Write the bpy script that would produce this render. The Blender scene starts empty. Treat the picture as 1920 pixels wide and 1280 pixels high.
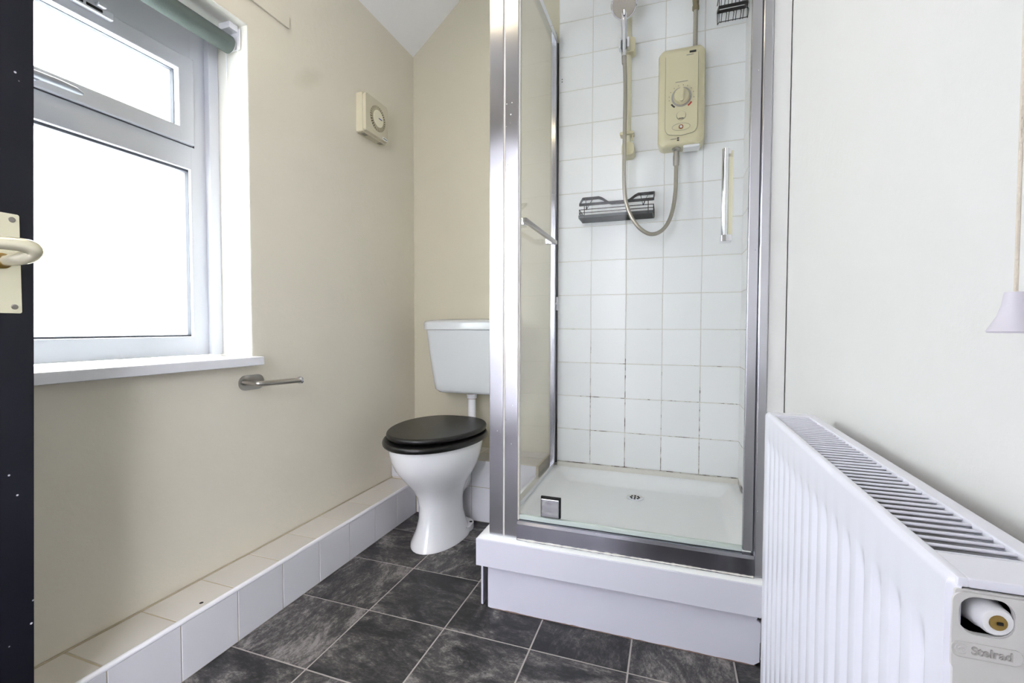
import bpy, bmesh, math, random
from mathutils import Vector, Matrix
random.seed(7)
S = bpy.context.scene
COL = S.collection

# ------------------------------------------------------------------ camera, sky, lights, exposure
cam_d = bpy.data.cameras.new('camera')
cam = bpy.data.objects.new('camera', cam_d)
COL.objects.link(cam)
R_ = Vector((0.94467957, 0.32798591, 0.00239867)); U_ = Vector((-0.01258189, 0.02892923, 0.99950227))
F_ = Vector((-0.32775327, 0.94423956, -0.03145554))
M = Matrix((R_, U_, -F_)).transposed().to_4x4()
M.translation = Vector((1.22523663, -2.02298429, 0.84933446))
cam.matrix_world = M
cam_d.sensor_width = 36.0
cam_d.lens = 856.9 / 1920 * 36
cam_d.clip_start = 0.02
S.camera = cam

W = bpy.data.worlds.new('sky'); S.world = W; W.use_nodes = True
bg = W.node_tree.nodes['Background']
bg.inputs[0].default_value = (0.93, 0.97, 1.0, 1)
bg.inputs[1].default_value = 12.5

def area(name, loc, rot, sx, sy, power, col):
    d = bpy.data.lights.new(name, 'AREA'); d.shape = 'RECTANGLE'; d.size = sx; d.size_y = sy
    d.energy = power; d.color = col
    o = bpy.data.objects.new(name, d); COL.objects.link(o); o.location = loc; o.rotation_euler = rot
    return o
area('ceiling_lamp', (0.31, -1.42, 2.31), (0, 0, 0), 0.22, 0.22, 2.6, (1.0, 0.84, 0.52))
area('hall_fill', (1.76, -2.86, 2.37), (0, 0, 0), 0.4, 0.5, 440.0, (0.79, 0.83, 1.0))  # added cool fill light, reaching the room mostly as bounce through the doorway

S.view_settings.view_transform = 'Standard'
S.view_settings.look = 'None'
S.view_settings.gamma = 1.0
S.view_settings.use_curve_mapping = False
S.view_settings.exposure = 0.30

# ------------------------------------------------------------------ materials
def lin(c):
    return tuple(((x / 255) / 12.92 if x / 255 <= 0.04045 else ((x / 255 + 0.055) / 1.055) ** 2.4) for x in c) + (1,)

def mat(name, rgb, rough=0.5, metal=0.0, coat=0.0, bump=0.0, bscale=40.0, spec=0.5):
    m = bpy.data.materials.new(name); m.use_nodes = True
    nt = m.node_tree; b = nt.nodes['Principled BSDF']
    b.inputs['Base Color'].default_value = lin(rgb)
    b.inputs['Roughness'].default_value = rough
    b.inputs['Metallic'].default_value = metal
    b.inputs['Coat Weight'].default_value = coat
    b.inputs['Specular IOR Level'].default_value = spec
    if bump:
        tc = nt.nodes.new('ShaderNodeTexCoord'); n = nt.nodes.new('ShaderNodeTexNoise')
        n.inputs['Scale'].default_value = bscale; n.inputs['Detail'].default_value = 4
        nt.links.new(tc.outputs['Object'], n.inputs['Vector'])
        bp = nt.nodes.new('ShaderNodeBump'); bp.inputs['Strength'].default_value = bump; bp.inputs['Distance'].default_value = 0.01
        nt.links.new(n.outputs['Fac'], bp.inputs['Height']); nt.links.new(bp.outputs['Normal'], b.inputs['Normal'])
    return m

def noise(nt, scale, detail=4, rough=0.55, vec=None, dist=0.0):
    n = nt.nodes.new('ShaderNodeTexNoise')
    n.inputs['Scale'].default_value = scale; n.inputs['Detail'].default_value = detail
    n.inputs['Roughness'].default_value = rough; n.inputs['Distortion'].default_value = dist
    if vec is not None: nt.links.new(vec, n.inputs['Vector'])
    return n

def ramp(nt, src, stops):
    r = nt.nodes.new('ShaderNodeValToRGB'); e = r.color_ramp.elements
    while len(e) < len(stops): e.new(0.5)
    for k, (p, c) in enumerate(stops):
        e[k].position = p; e[k].color = c if len(c) == 4 else lin(c)
    nt.links.new(src, r.inputs['Fac'])
    return r

def mixc(nt, fac, a, b):
    x = nt.nodes.new('ShaderNodeMix'); x.data_type = 'RGBA'
    for s, v in ((0, fac), (6, a), (7, b)):
        if hasattr(v, 'is_linked'): nt.links.new(v, x.inputs[s])
        else: x.inputs[s].default_value = v
    return x.outputs[2]

def math_(nt, op, a, b=None):
    x = nt.nodes.new('ShaderNodeMath'); x.operation = op
    for s, v in ((0, a), (1, b)):
        if v is None: continue
        if hasattr(v, 'is_linked'): nt.links.new(v, x.inputs[s])
        else: x.inputs[s].default_value = v
    return x.outputs[0]

def wall_paint(name, rgb, rgb2, stain=None):
    m = mat(name, rgb, 0.6); nt = m.node_tree; b = nt.nodes['Principled BSDF']
    tc = nt.nodes.new('ShaderNodeTexCoord')
    n = noise(nt, 2.2, 5, 0.6, tc.outputs['Object'])
    r = ramp(nt, n.outputs['Fac'], [(0.35, rgb), (0.65, rgb2)])
    c = r.outputs['Color']
    if stain:
        cen, sz, tilt, srgb = stain
        mp = nt.nodes.new('ShaderNodeMapping'); mp.vector_type = 'TEXTURE'
        mp.inputs['Location'].default_value = cen; mp.inputs['Rotation'].default_value = tilt; mp.inputs['Scale'].default_value = sz
        nt.links.new(tc.outputs['Object'], mp.inputs['Vector'])
        w = noise(nt, 9, 4, 0.6, tc.outputs['Object'])
        ln = nt.nodes.new('ShaderNodeVectorMath'); ln.operation = 'LENGTH'
        nt.links.new(mp.outputs['Vector'], ln.inputs[0])
        d = math_(nt, 'ADD', ln.outputs['Value'], math_(nt, 'MULTIPLY', math_(nt, 'SUBTRACT', w.outputs['Fac'], 0.5), 1.4))
        rr = ramp(nt, d, [(0.25, (0.42, 0.42, 0.42, 1)), (1.1, (0, 0, 0, 1))])
        c = mixc(nt, rr.outputs['Color'], c, lin(srgb))
    nt.links.new(c, b.inputs['Base Color'])
    n2 = noise(nt, 60, 4, 0.6, tc.outputs['Object']); n3 = noise(nt, 7, 3, 0.5, tc.outputs['Object'])
    h = math_(nt, 'ADD', n2.outputs['Fac'], math_(nt, 'MULTIPLY', n3.outputs['Fac'], 3.0))
    bp = nt.nodes.new('ShaderNodeBump'); bp.inputs['Strength'].default_value = 0.12; bp.inputs['Distance'].default_value = 0.006
    nt.links.new(h, bp.inputs['Height']); nt.links.new(bp.outputs['Normal'], b.inputs['Normal'])
    return m

def slate():
    m = mat('slate_vinyl', (50, 50, 52), 0.5); nt = m.node_tree; b = nt.nodes['Principled BSDF']
    tc = nt.nodes.new('ShaderNodeTexCoord'); oi = nt.nodes.new('ShaderNodeObjectInfo')
    off = nt.nodes.new('ShaderNodeVectorMath'); off.operation = 'SCALE'; off.inputs[0].default_value = (17.0, 9.0, 5.0)
    nt.links.new(oi.outputs['Random'], off.inputs['Scale'])
    ad = nt.nodes.new('ShaderNodeVectorMath'); ad.operation = 'ADD'
    nt.links.new(tc.outputs['Object'], ad.inputs[0]); nt.links.new(off.outputs[0], ad.inputs[1])
    mp = nt.nodes.new('ShaderNodeMapping'); mp.inputs['Scale'].default_value = (0.75, 1.35, 1.0); mp.inputs['Rotation'].default_value = (0, 0, 0.5)
    nt.links.new(ad.outputs[0], mp.inputs['Vector'])
    n1 = noise(nt, 7, 8, 0.68, mp.outputs['Vector'], 1.2)
    n2 = noise(nt, 60, 6, 0.75, mp.outputs['Vector'], 0.4)
    n4 = noise(nt, 170, 4, 0.8, mp.outputs['Vector'])
    f = math_(nt, 'ADD', math_(nt, 'ADD', math_(nt, 'MULTIPLY', n1.outputs['Fac'], 0.50), math_(nt, 'MULTIPLY', n2.outputs['Fac'], 0.32)), math_(nt, 'MULTIPLY', n4.outputs['Fac'], 0.18))
    f = math_(nt, 'ADD', f, math_(nt, 'MULTIPLY', math_(nt, 'SUBTRACT', oi.outputs['Random'], 0.5), 0.06))
    r = ramp(nt, f, [(0.37, (16, 16, 18)), (0.455, (36, 36, 39)), (0.52, (74, 71, 71)), (0.61, (146, 141, 138))])
    nt.links.new(r.outputs['Color'], b.inputs['Base Color'])
    bp = nt.nodes.new('ShaderNodeBump'); bp.inputs['Strength'].default_value = 0.25; bp.inputs['Distance'].default_value = 0.002
    nt.links.new(f, bp.inputs['Height']); nt.links.new(bp.outputs['Normal'], b.inputs['Normal'])
    rr = ramp(nt, n2.outputs['Fac'], [(0.3, (0.42, 0.42, 0.42, 1)), (0.7, (0.6, 0.6, 0.6, 1))])
    nt.links.new(rr.outputs['Color'], b.inputs['Roughness'])
    return m

def grout_mat(name, rgb, dark, amount):
    # amount: how much of the joint is blackened by mould; it grows towards the tray
    m = mat(name, rgb, 0.85); nt = m.node_tree; b = nt.nodes['Principled BSDF']
    tc = nt.nodes.new('ShaderNodeTexCoord'); sp = nt.nodes.new('ShaderNodeSeparateXYZ')
    geo = nt.nodes.new('ShaderNodeNewGeometry')
    nt.links.new(geo.outputs['Position'], sp.inputs[0])
    n = noise(nt, 16, 7, 0.75, geo.outputs['Position'])
    z = math_(nt, 'MULTIPLY', sp.outputs['Z'], -0.17)
    f = math_(nt, 'ADD', math_(nt, 'ADD', n.outputs['Fac'], z), amount)
    r = ramp(nt, f, [(0.50, rgb), (0.60, dark)])
    nt.links.new(r.outputs['Color'], b.inputs['Base Color'])
    return m

def chrome(name, rgb, rough, specks=True, axis=None):
    m = mat(name, rgb, rough, 1.0); nt = m.node_tree; b = nt.nodes['Principled BSDF']
    if axis:      # drawn metal: fine lines along the profile spread reflections across it
        tg = nt.nodes.new('ShaderNodeTangent'); tg.direction_type = 'RADIAL'; tg.axis = axis
        nt.links.new(tg.outputs[0], b.inputs['Tangent']); b.inputs['Anisotropic'].default_value = 0.92
    geo = nt.nodes.new('ShaderNodeNewGeometry')
    n = noise(nt, 14, 6, 0.7, geo.outputs['Position'])
    r = ramp(nt, n.outputs['Fac'], [(0.35, (rough * 0.95,) * 3 + (1,)), (0.75, (rough * 1.12,) * 3 + (1,))])
    nt.links.new(r.outputs['Color'], b.inputs['Roughness'])
    if specks:
        v = nt.nodes.new('ShaderNodeTexVoronoi'); v.inputs['Scale'].default_value = 55
        nt.links.new(geo.outputs['Position'], v.inputs['Vector'])
        n2 = noise(nt, 11, 2, 0.5, geo.outputs['Position'])
        d = math_(nt, 'ADD', v.outputs['Distance'], math_(nt, 'MULTIPLY', math_(nt, 'LESS_THAN', n2.outputs['Fac'], 0.56), 1.0))
        s = ramp(nt, d, [(0.06, (1, 1, 1, 1)), (0.11, (0, 0, 0, 1))])
        nt.links.new(mixc(nt, s.outputs['Color'], lin(rgb), lin((235, 235, 238))), b.inputs['Base Color'])
        mm = nt.nodes.new('ShaderNodeMath'); mm.operation = 'SUBTRACT'; mm.inputs[0].default_value = 1.0
        nt.links.new(s.outputs['Color'], mm.inputs[1]); nt.links.new(mm.outputs[0], b.inputs['Metallic'])
    return m

def clear_glass(name, tint, reflect=1.0):
    m = bpy.data.materials.new(name); m.use_nodes = True; nt = m.node_tree; nt.nodes.clear()
    o = nt.nodes.new('ShaderNodeOutputMaterial'); t = nt.nodes.new('ShaderNodeBsdfTransparent'); g = nt.nodes.new('ShaderNodeBsdfGlossy')
    t.inputs['Color'].default_value = tint; g.inputs['Roughness'].default_value = 0.01
    fr = nt.nodes.new('ShaderNodeFresnel'); fr.inputs['IOR'].default_value = 1.45
    mx = nt.nodes.new('ShaderNodeMixShader')
    nt.links.new(math_(nt, 'MULTIPLY', fr.outputs[0], reflect), mx.inputs[0])
    nt.links.new(t.outputs[0], mx.inputs[1]); nt.links.new(g.outputs[0], mx.inputs[2]); nt.links.new(mx.outputs[0], o.inputs[0])
    return m

def obscure_glass(name):
    m = bpy.data.materials.new(name); m.use_nodes = True; nt = m.node_tree; nt.nodes.clear()
    o = nt.nodes.new('ShaderNodeOutputMaterial'); t = nt.nodes.new('ShaderNodeBsdfTransparent'); g = nt.nodes.new('ShaderNodeBsdfTranslucent')
    gl = nt.nodes.new('ShaderNodeBsdfGlossy'); gl.inputs['Roughness'].default_value = 0.15
    t.inputs['Color'].default_value = (0.96, 0.98, 0.97, 1); g.inputs['Color'].default_value = (0.95, 0.97, 0.96, 1)
    geo = nt.nodes.new('ShaderNodeNewGeometry'); n = noise(nt, 45, 3, 0.5, geo.outputs['Position'])
    bp = nt.nodes.new('ShaderNodeBump'); bp.inputs['Strength'].default_value = 0.6; bp.inputs['Distance'].default_value = 0.01
    nt.links.new(n.outputs['Fac'], bp.inputs['Height']); nt.links.new(bp.outputs['Normal'], gl.inputs['Normal'])
    m1 = nt.nodes.new('ShaderNodeMixShader'); m1.inputs[0].default_value = 0.45
    nt.links.new(t.outputs[0], m1.inputs[1]); nt.links.new(g.outputs[0], m1.inputs[2])
    m2 = nt.nodes.new('ShaderNodeMixShader'); m2.inputs[0].default_value = 0.05
    nt.links.new(m1.outputs[0], m2.inputs[1]); nt.links.new(gl.outputs[0], m2.inputs[2]); nt.links.new(m2.outputs[0], o.inputs[0])
    return m

def door_paint():
    m = mat('black_gloss_paint', (15, 16, 24), 0.32, spec=0.3); nt = m.node_tree; b = nt.nodes['Principled BSDF']
    geo = nt.nodes.new('ShaderNodeNewGeometry')
    v = nt.nodes.new('ShaderNodeTexVoronoi'); v.inputs['Scale'].default_value = 42
    nt.links.new(geo.outputs['Position'], v.inputs['Vector'])
    n2 = noise(nt, 9, 2, 0.5, geo.outputs['Position'])
    d = math_(nt, 'ADD', v.outputs['Distance'], math_(nt, 'MULTIPLY', math_(nt, 'LESS_THAN', n2.outputs['Fac'], 0.54), 1.0))
    s = ramp(nt, d, [(0.05, (1, 1, 1, 1)), (0.09, (0, 0, 0, 1))])
    nt.links.new(mixc(nt, s.outputs['Color'], lin((15, 16, 24)), lin((215, 215, 220))), b.inputs['Base Color'])
    n = noise(nt, 20, 5, 0.6, geo.outputs['Position'])
    bp = nt.nodes.new('ShaderNodeBump'); bp.inputs['Strength'].default_value = 0.1; bp.inputs['Distance'].default_value = 0.004
    nt.links.new(n.outputs['Fac'], bp.inputs['Height']); nt.links.new(bp.outputs['Normal'], b.inputs['Normal'])
    return m

def tile_white(name, rgb, rough=0.12):
    m = mat(name, rgb, rough); nt = m.node_tree; b = nt.nodes['Principled BSDF']
    oi = nt.nodes.new('ShaderNodeObjectInfo')
    hv = nt.nodes.new('ShaderNodeHueSaturation'); hv.inputs['Color'].default_value = lin(rgb)
    nt.links.new(math_(nt, 'ADD', 0.975, math_(nt, 'MULTIPLY', oi.outputs['Random'], 0.05)), hv.inputs['Value'])
    nt.links.new(hv.outputs[0], b.inputs['Base Color'])
    geo = nt.nodes.new('ShaderNodeNewGeometry'); n = noise(nt, 10, 3, 0.5, geo.outputs['Position'])
    bp = nt.nodes.new('ShaderNodeBump'); bp.inputs['Strength'].default_value = 0.08; bp.inputs['Distance'].default_value = 0.004
    nt.links.new(n.outputs['Fac'], bp.inputs['Height']); nt.links.new(bp.outputs['Normal'], b.inputs['Normal'])
    return m

CREAM = (231, 226, 208)
M_ = dict(
    wall_l=wall_paint('cream_wall_left', (226, 219, 201), (223, 216, 199), ((0.0, -0.69, 1.735), (0.2, 0.10, 0.035), (0.65, 0, 0), (200, 193, 172))),
    wall_b=wall_paint('cream_wall_back_shaded', (202, 196, 174), (199, 193, 172)),  # cream darkened to carry the shade near the corner
    wall_r=wall_paint('white_wall_right', (223, 222, 220), (221, 220, 218)),
    ceil=wall_paint('white_ceiling', (248, 247, 245), (245, 244, 242)),
    hall=mat('hall_paint', (236, 234, 230), 0.6), carpet=mat('hall_carpet', (58, 54, 52), 0.95, bump=0.4, bscale=200),
    slate=slate(), floor_grout=mat('floor_joint', (176, 168, 164), 0.7, bump=0.2, bscale=90),
    tile=tile_white('white_glazed_tile', (247, 248, 248), 0.36), tile_box=tile_white('white_boxing_tile', (222, 221, 224), 0.2),
    tile_top=tile_white('ivory_ledge_tile', (214, 209, 201), 0.2),
    grout=grout_mat('mouldy_grout', (226, 224, 216), (84, 68, 58), 0.078), grout_box=mat('ledge_grout', (184, 172, 146), 0.85),
    upvc=mat('white_upvc', (214, 216, 224), 0.25), sill=mat('white_gloss_sill', (228, 228, 231), 0.22),
    reveal=mat('reveal_paint', (240, 238, 228), 0.45, bump=0.06, bscale=30),
    pane=obscure_glass('obscure_glass'), dark=mat('dark_gap', (14, 13, 14), 0.8), gasket=mat('glazing_gasket', (74, 76, 84), 0.6),
    glass=clear_glass('clear_shower_glass', (0.995, 0.998, 0.9965, 1), 0.22), chrome=chrome('worn_chrome', (192, 192, 198), 0.24, True, 'Z'), chrome_rail=chrome('worn_chrome_rail', (150, 150, 160), 0.2, True, 'X'),
    chrome2=chrome('bright_chrome', (225, 226, 230), 0.07, False), steel=mat('brushed_steel', (178, 174, 168), 0.28, 1.0),
    hose=mat('grey_hose', (176, 170, 158), 0.3, 0.75), porcelain=mat('white_porcelain', (240, 240, 240), 0.08, coat=0.3),
    seat=mat('black_seat', (10, 10, 12), 0.34), acrylic=mat('white_acrylic_tray', (247, 248, 248), 0.18), skirt=mat('white_tray_front', (224, 223, 234), 0.2),
    panel=mat('white_riser_panel', (222, 221, 233), 0.35, bump=0.03, bscale=20), seal=mat('clear_seal', (196, 206, 200), 0.25),
    cream=mat('aged_cream_plastic', (216, 208, 174), 0.32), cream2=mat('ivory_plastic', (232, 226, 200), 0.32),
    fan=mat('magnolia_plastic', (206, 199, 174), 0.4), white=mat('white_plastic', (238, 238, 240), 0.3), bell=mat('lilac_white_plastic', (206, 202, 211), 0.4),
    cord=mat('cream_cord', (214, 204, 188), 0.8, bump=0.3, bscale=300), black=mat('black_wire', (20, 20, 22), 0.4), blind=mat('grey_green_fabric', (98, 108, 103), 0.85, bump=0.15, bscale=250),
    rad=mat('white_radiator_enamel', (228, 228, 238), 0.22), rad_in=mat('radiator_inside', (205, 203, 196), 0.5), rad_side=mat('radiator_end_cover', (206, 204, 201), 0.3),
    brass=mat('satin_brass', (218, 212, 186), 0.22, 0.55), brass2=mat('old_brass', (150, 124, 70), 0.35, 0.9), screw=mat('dull_screw', (150, 145, 140), 0.35, 1.0),
    door=door_paint(), brown=mat('grille_gap', (84, 72, 52), 0.8), vane=mat('grille_vane', (186, 178, 150), 0.5), wire_grey=mat('dark_grey_wire', (62, 66, 67), 0.5), handle=mat('grey_window_handle', (168, 172, 182), 0.35), coupling=mat('dull_fitting', (138, 128, 100), 0.45, 0.6), porcelain2=mat('white_cistern_ceramic', (206, 209, 209), 0.12), letter=mat('embossed_lettering', (172, 169, 165), 0.4), dirt=mat('dirty_sealant', (128, 104, 96), 0.8), red=mat('red_print', (190, 60, 40), 0.5), navy=mat('dark_print', (62, 62, 60), 0.5), grey=mat('grey_print', (150, 146, 128), 0.5),
    blue=mat('blue_print', (70, 90, 170), 0.5), rust=mat('rust', (150, 90, 40), 0.7), caulk=mat('sealant', (226, 222, 214), 0.5), trim=mat('white_plastic_trim', (243, 243, 246), 0.22),
)

# ------------------------------------------------------------------ mesh helpers (world coordinates; obj() moves them to the thing's own origin)
def B(): return bmesh.new()

def box(bm, x0, x1, y0, y1, z0, z1, bev=0.0, seg=2):
    r = bmesh.ops.create_cube(bm, size=1.0)
    for v in r['verts']:
        v.co = Vector(((x0 + x1) / 2 + v.co.x * (x1 - x0), (y0 + y1) / 2 + v.co.y * (y1 - y0), (z0 + z1) / 2 + v.co.z * (z1 - z0)))
    if bev:
        es = list({e for v in r['verts'] for e in v.link_edges})
        bmesh.ops.bevel(bm, geom=es, offset=bev, segments=seg, profile=0.5, affect='EDGES')
    return bm

def frame_of(d):
    d = d.normalized(); a = Vector((0, 0, 1)) if abs(d.z) < 0.9 else Vector((1, 0, 0))
    u = d.cross(a).normalized(); return u, u.cross(d).normalized()

def tube(bm, pts, r, n=10, cap=True, flat=None):
    pts = [Vector(p) for p in pts]; rings = []; u = None
    for i, p in enumerate(pts):
        d = (pts[min(i + 1, len(pts) - 1)] - pts[max(i - 1, 0)]).normalized()
        if u is None: u, w = frame_of(d)
        else:
            u = (u - d * u.dot(d)).normalized()
        w = d.cross(u)
        rr = r[i] if isinstance(r, (list, tuple)) else r
        fl = flat if flat else 1.0
        rings.append([bm.verts.new(p + u * math.cos(2 * math.pi * k / n) * rr + w * math.sin(2 * math.pi * k / n) * rr * fl) for k in range(n)])
    for a, b in zip(rings, rings[1:]):
        for k in range(n): bm.faces.new((a[k], a[(k + 1) % n], b[(k + 1) % n], b[k]))
    if cap:
        bm.faces.new(rings[0][::-1]); bm.faces.new(rings[-1])
    return bm

def lathe(bm, base, axis, prof, n=24):
    # prof: (distance along axis, radius)
    base = Vector(base); axis = Vector(axis).normalized(); u, w = frame_of(axis); rings = []
    for h, r in prof:
        rings.append([bm.verts.new(base + axis * h + (u * math.cos(2 * math.pi * k / n) + w * math.sin(2 * math.pi * k / n)) * max(r, 1e-5)) for k in range(n)])
    for a, b in zip(rings, rings[1:]):
        for k in range(n): bm.faces.new((a[k], a[(k + 1) % n], b[(k + 1) % n], b[k]))
    bm.faces.new(rings[0][::-1]); bm.faces.new(rings[-1])
    return bm

def prism(bm, outline, ax, a0, a1, bev=0.0):
    # extrude a 2-D outline along axis ax between a0 and a1
    def P(p, a):
        return Vector({'x': (a, p[0], p[1]), 'y': (p[0], a, p[1]), 'z': (p[0], p[1], a)}[ax])
    lo = [bm.verts.new(P(p, a0)) for p in outline]; hi = [bm.verts.new(P(p, a1)) for p in outline]; n = len(outline)
    fs = [bm.faces.new(lo[::-1]), bm.faces.new(hi)]
    for k in range(n): fs.append(bm.faces.new((lo[k], lo[(k + 1) % n], hi[(k + 1) % n], hi[k])))
    if bev:
        es = [e for f in fs[:2] for e in f.edges]
        bmesh.ops.bevel(bm, geom=es, offset=bev, segments=2, profile=0.5, affect='EDGES')
    return bm

def loft(bm, rings, cap0=True, cap1=True):
    vs = [[bm.verts.new(Vector(p)) for p in ring] for ring in rings]; n = len(vs[0])
    for a, b in zip(vs, vs[1:]):
        for k in range(n): bm.faces.new((a[k], a[(k + 1) % n], b[(k + 1) % n], b[k]))
    if cap0: bm.faces.new(vs[0][::-1])
    if cap1: bm.faces.new(vs[-1])
    return bm

def rrect(cx, cy, w, h, r, n=6):
    out = []
    for sx, sy, a0 in ((1, 1, 0), (-1, 1, 90), (-1, -1, 180), (1, -1, 270)):
        for k in range(n + 1):
            a = math.radians(a0 + 90 * k / n)
            out.append((cx + sx * (w / 2 - r) + r * math.cos(a), cy + sy * (h / 2 - r) + r * math.sin(a)))
    return out

def circ(cx, cy, rx, ry=None, n=24):
    ry = rx if ry is None else ry
    return [(cx + rx * math.cos(2 * math.pi * k / n), cy + ry * math.sin(2 * math.pi * k / n)) for k in range(n)]

def catmull(P, n=10):
    P = [Vector(p) for p in P]; P = [P[0] * 2 - P[1]] + P + [P[-1] * 2 - P[-2]]; out = []
    for i in range(1, len(P) - 2):
        a, b, c, d = P[i - 1:i + 3]
        for k in range(n):
            t = k / n
            out.append(0.5 * ((2 * b) + (c - a) * t + (2 * a - 5 * b + 4 * c - d) * t * t + (3 * b - a - 3 * c + d) * t ** 3))
    out.append(P[-2]); return out

def ring_prism(bm, outer, inner, ax, a0, a1):
    def P(p, a):
        return Vector({'x': (a, p[0], p[1]), 'y': (p[0], a, p[1]), 'z': (p[0], p[1], a)}[ax])
    n = len(outer)
    v = [[bm.verts.new(P(p, a)) for p in o] for o, a in ((outer, a0), (outer, a1), (inner, a1), (inner, a0))]
    for i in range(4):
        a, b = v[i], v[(i + 1) % 4]
        for k in range(n): bm.faces.new((a[k], a[(k + 1) % n], b[(k + 1) % n], b[k]))
    return bm

def smooth(me, ang=40):
    for p in me.polygons: p.use_smooth = True
    bm = bmesh.new(); bm.from_mesh(me)
    for e in bm.edges:
        if len(e.link_faces) == 2 and e.calc_face_angle(0) > math.radians(ang): e.smooth = False
    bm.to_mesh(me); bm.free()

def origin_of(o):
    v = Vector((0, 0, 0))
    while o is not None: v += o.location; o = o.parent
    return v

def obj(name, bm, m, parent=None, loc=None, ang=40, flatshade=False):
    """Links bm (in world coordinates) as one mesh object; loc is its world origin."""
    bmesh.ops.recalc_face_normals(bm, faces=bm.faces[:])
    base = origin_of(parent) if parent is not None else Vector((0, 0, 0))
    org = Vector(loc) if loc is not None else base
    bmesh.ops.translate(bm, verts=bm.verts[:], vec=-org)
    me = bpy.data.meshes.new(name); bm.to_mesh(me); bm.free()
    me.materials.append(M_[m])
    if not flatshade: smooth(me, ang)
    o = bpy.data.objects.new(name, me); COL.objects.link(o)
    if not flatshade:
        w = o.modifiers.new('weighted_normals', 'WEIGHTED_NORMAL'); w.keep_sharp = True; w.weight = 80
    if parent is not None: o.parent = parent
    o.location = org - base
    return o

def tag(o, label, cat=None, group=None, kind=None):
    o['label'] = label
    if cat: o['category'] = cat
    if group: o['group'] = group
    if kind: o['kind'] = kind
    return o

def thing(name, label, cat, loc, group=None, kind=None):
    o = bpy.data.objects.new(name, None); o.empty_display_size = 0.05; COL.objects.link(o); o.location = loc
    return tag(o, label, cat, group, kind)

def piece(name, me, parent, wloc, rot=(0, 0, 0)):
    o = bpy.data.objects.new(name, me); COL.objects.link(o); o.parent = parent
    o.location = Vector(wloc) - origin_of(parent); o.rotation_euler = rot
    return o

def tile_mesh(sx, sy, sz, m, bev=0.0012):
    bm = B(); box(bm, -sx / 2, sx / 2, -sy / 2, sy / 2, -sz / 2, sz / 2, bev, 1)
    me = bpy.data.meshes.new('tile'); bm.to_mesh(me); bm.free(); me.materials.append(M_[m]); return me

def struct(name, bm, m, label, parent=None):
    return tag(obj(name, bm, m, parent, flatshade=True), label, kind='structure')

# ------------------------------------------------------------------ room shell
RW = 1.492                       # right wall
YF = -2.33                       # front wall (behind the camera)
WY0, WY1, WZ0, WZ1 = -1.85, -0.948, 0.757, 1.765      # window opening
CZ, CS = 2.186, 0.85             # ceiling height at the left wall, slope
CXF = (2.5 - CZ) / CS

bm = B(); T = 0.28
box(bm, -T, 0, YF - 0.1, WY0, -0.05, 2.6); box(bm, -T, 0, WY1, 0.1, -0.05, 2.6)
box(bm, -T, 0, WY0, WY1, -0.05, WZ0 - 0.027); box(bm, -T, 0, WY0, WY1, WZ1, 2.6)
wall_left = struct('wall_left', bm, 'wall_l', 'cream painted wall with the window and toilet roll holder')
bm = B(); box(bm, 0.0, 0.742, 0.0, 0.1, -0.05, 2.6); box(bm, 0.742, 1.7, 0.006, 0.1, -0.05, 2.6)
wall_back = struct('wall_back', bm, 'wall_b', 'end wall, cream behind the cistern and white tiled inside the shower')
bm = B(); box(bm, RW, 1.6, YF - 0.1, 0.006, -0.05, 2.6)
wall_right = struct('wall_right', bm, 'wall_r', 'plain white painted wall behind the radiator')
bm = B(); box(bm, 0.0, 0.165, YF - 0.1, YF, -0.05, 2.6); box(bm, 0.955, RW, YF - 0.1, YF, -0.05, 2.6); box(bm, 0.165, 0.955, YF - 0.1, YF, 2.03, 2.6)
struct('wall_front', bm, 'hall', 'wall with the doorway opening into the hall')
bm = B()
prism(bm, [(-T, CZ - CS * T), (CXF, 2.5), (1.6, 2.5), (1.6, 2.6), (CXF - 0.04, 2.6), (-T, CZ - CS * T + 0.12)], 'y', YF - 0.1, 0.1)
struct('ceiling', bm, 'ceil', 'white ceiling sloping down to the window wall')
# floor and its slate tiles
bm = B(); box(bm, -0.0, RW, YF - 0.1, 0.0, -0.06, -0.0012)
floor = struct('floor', bm, 'floor_grout', 'floor of dark slate look square tiles with pale joints')
P_, OX, OY = 0.2519, 0.3799, -0.6392
full = tile_mesh(P_ - 0.0042, P_ - 0.0042, 0.006, 'slate', 0.0008)
for i in range(-1, 5):
    for j in range(-2, 7):
        x0, x1 = OX + i * P_, OX + (i + 1) * P_; y1, y0 = OY - j * P_, OY - (j + 1) * P_
        cx0, cx1, cy0, cy1 = max(x0, 0.128), min(x1, RW), max(y0, YF - 0.09), min(y1, -0.2)
        if cx1 - cx0 < 0.03 or cy1 - cy0 < 0.03: continue
        whole = cx1 - cx0 > P_ - 0.012 and cy1 - cy0 > P_ - 0.012
        c = ((cx0 + cx1) / 2, (cy0 + cy1) / 2, -0.003)
        if whole: piece('tile', full, floor, c, (0, 0, random.choice((0, 1, 2, 3)) * math.pi / 2))
        else: piece('tile', tile_mesh(cx1 - cx0 - 0.0042, cy1 - cy0 - 0.0042, 0.006, 'slate', 0.0008), floor, c)
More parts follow.
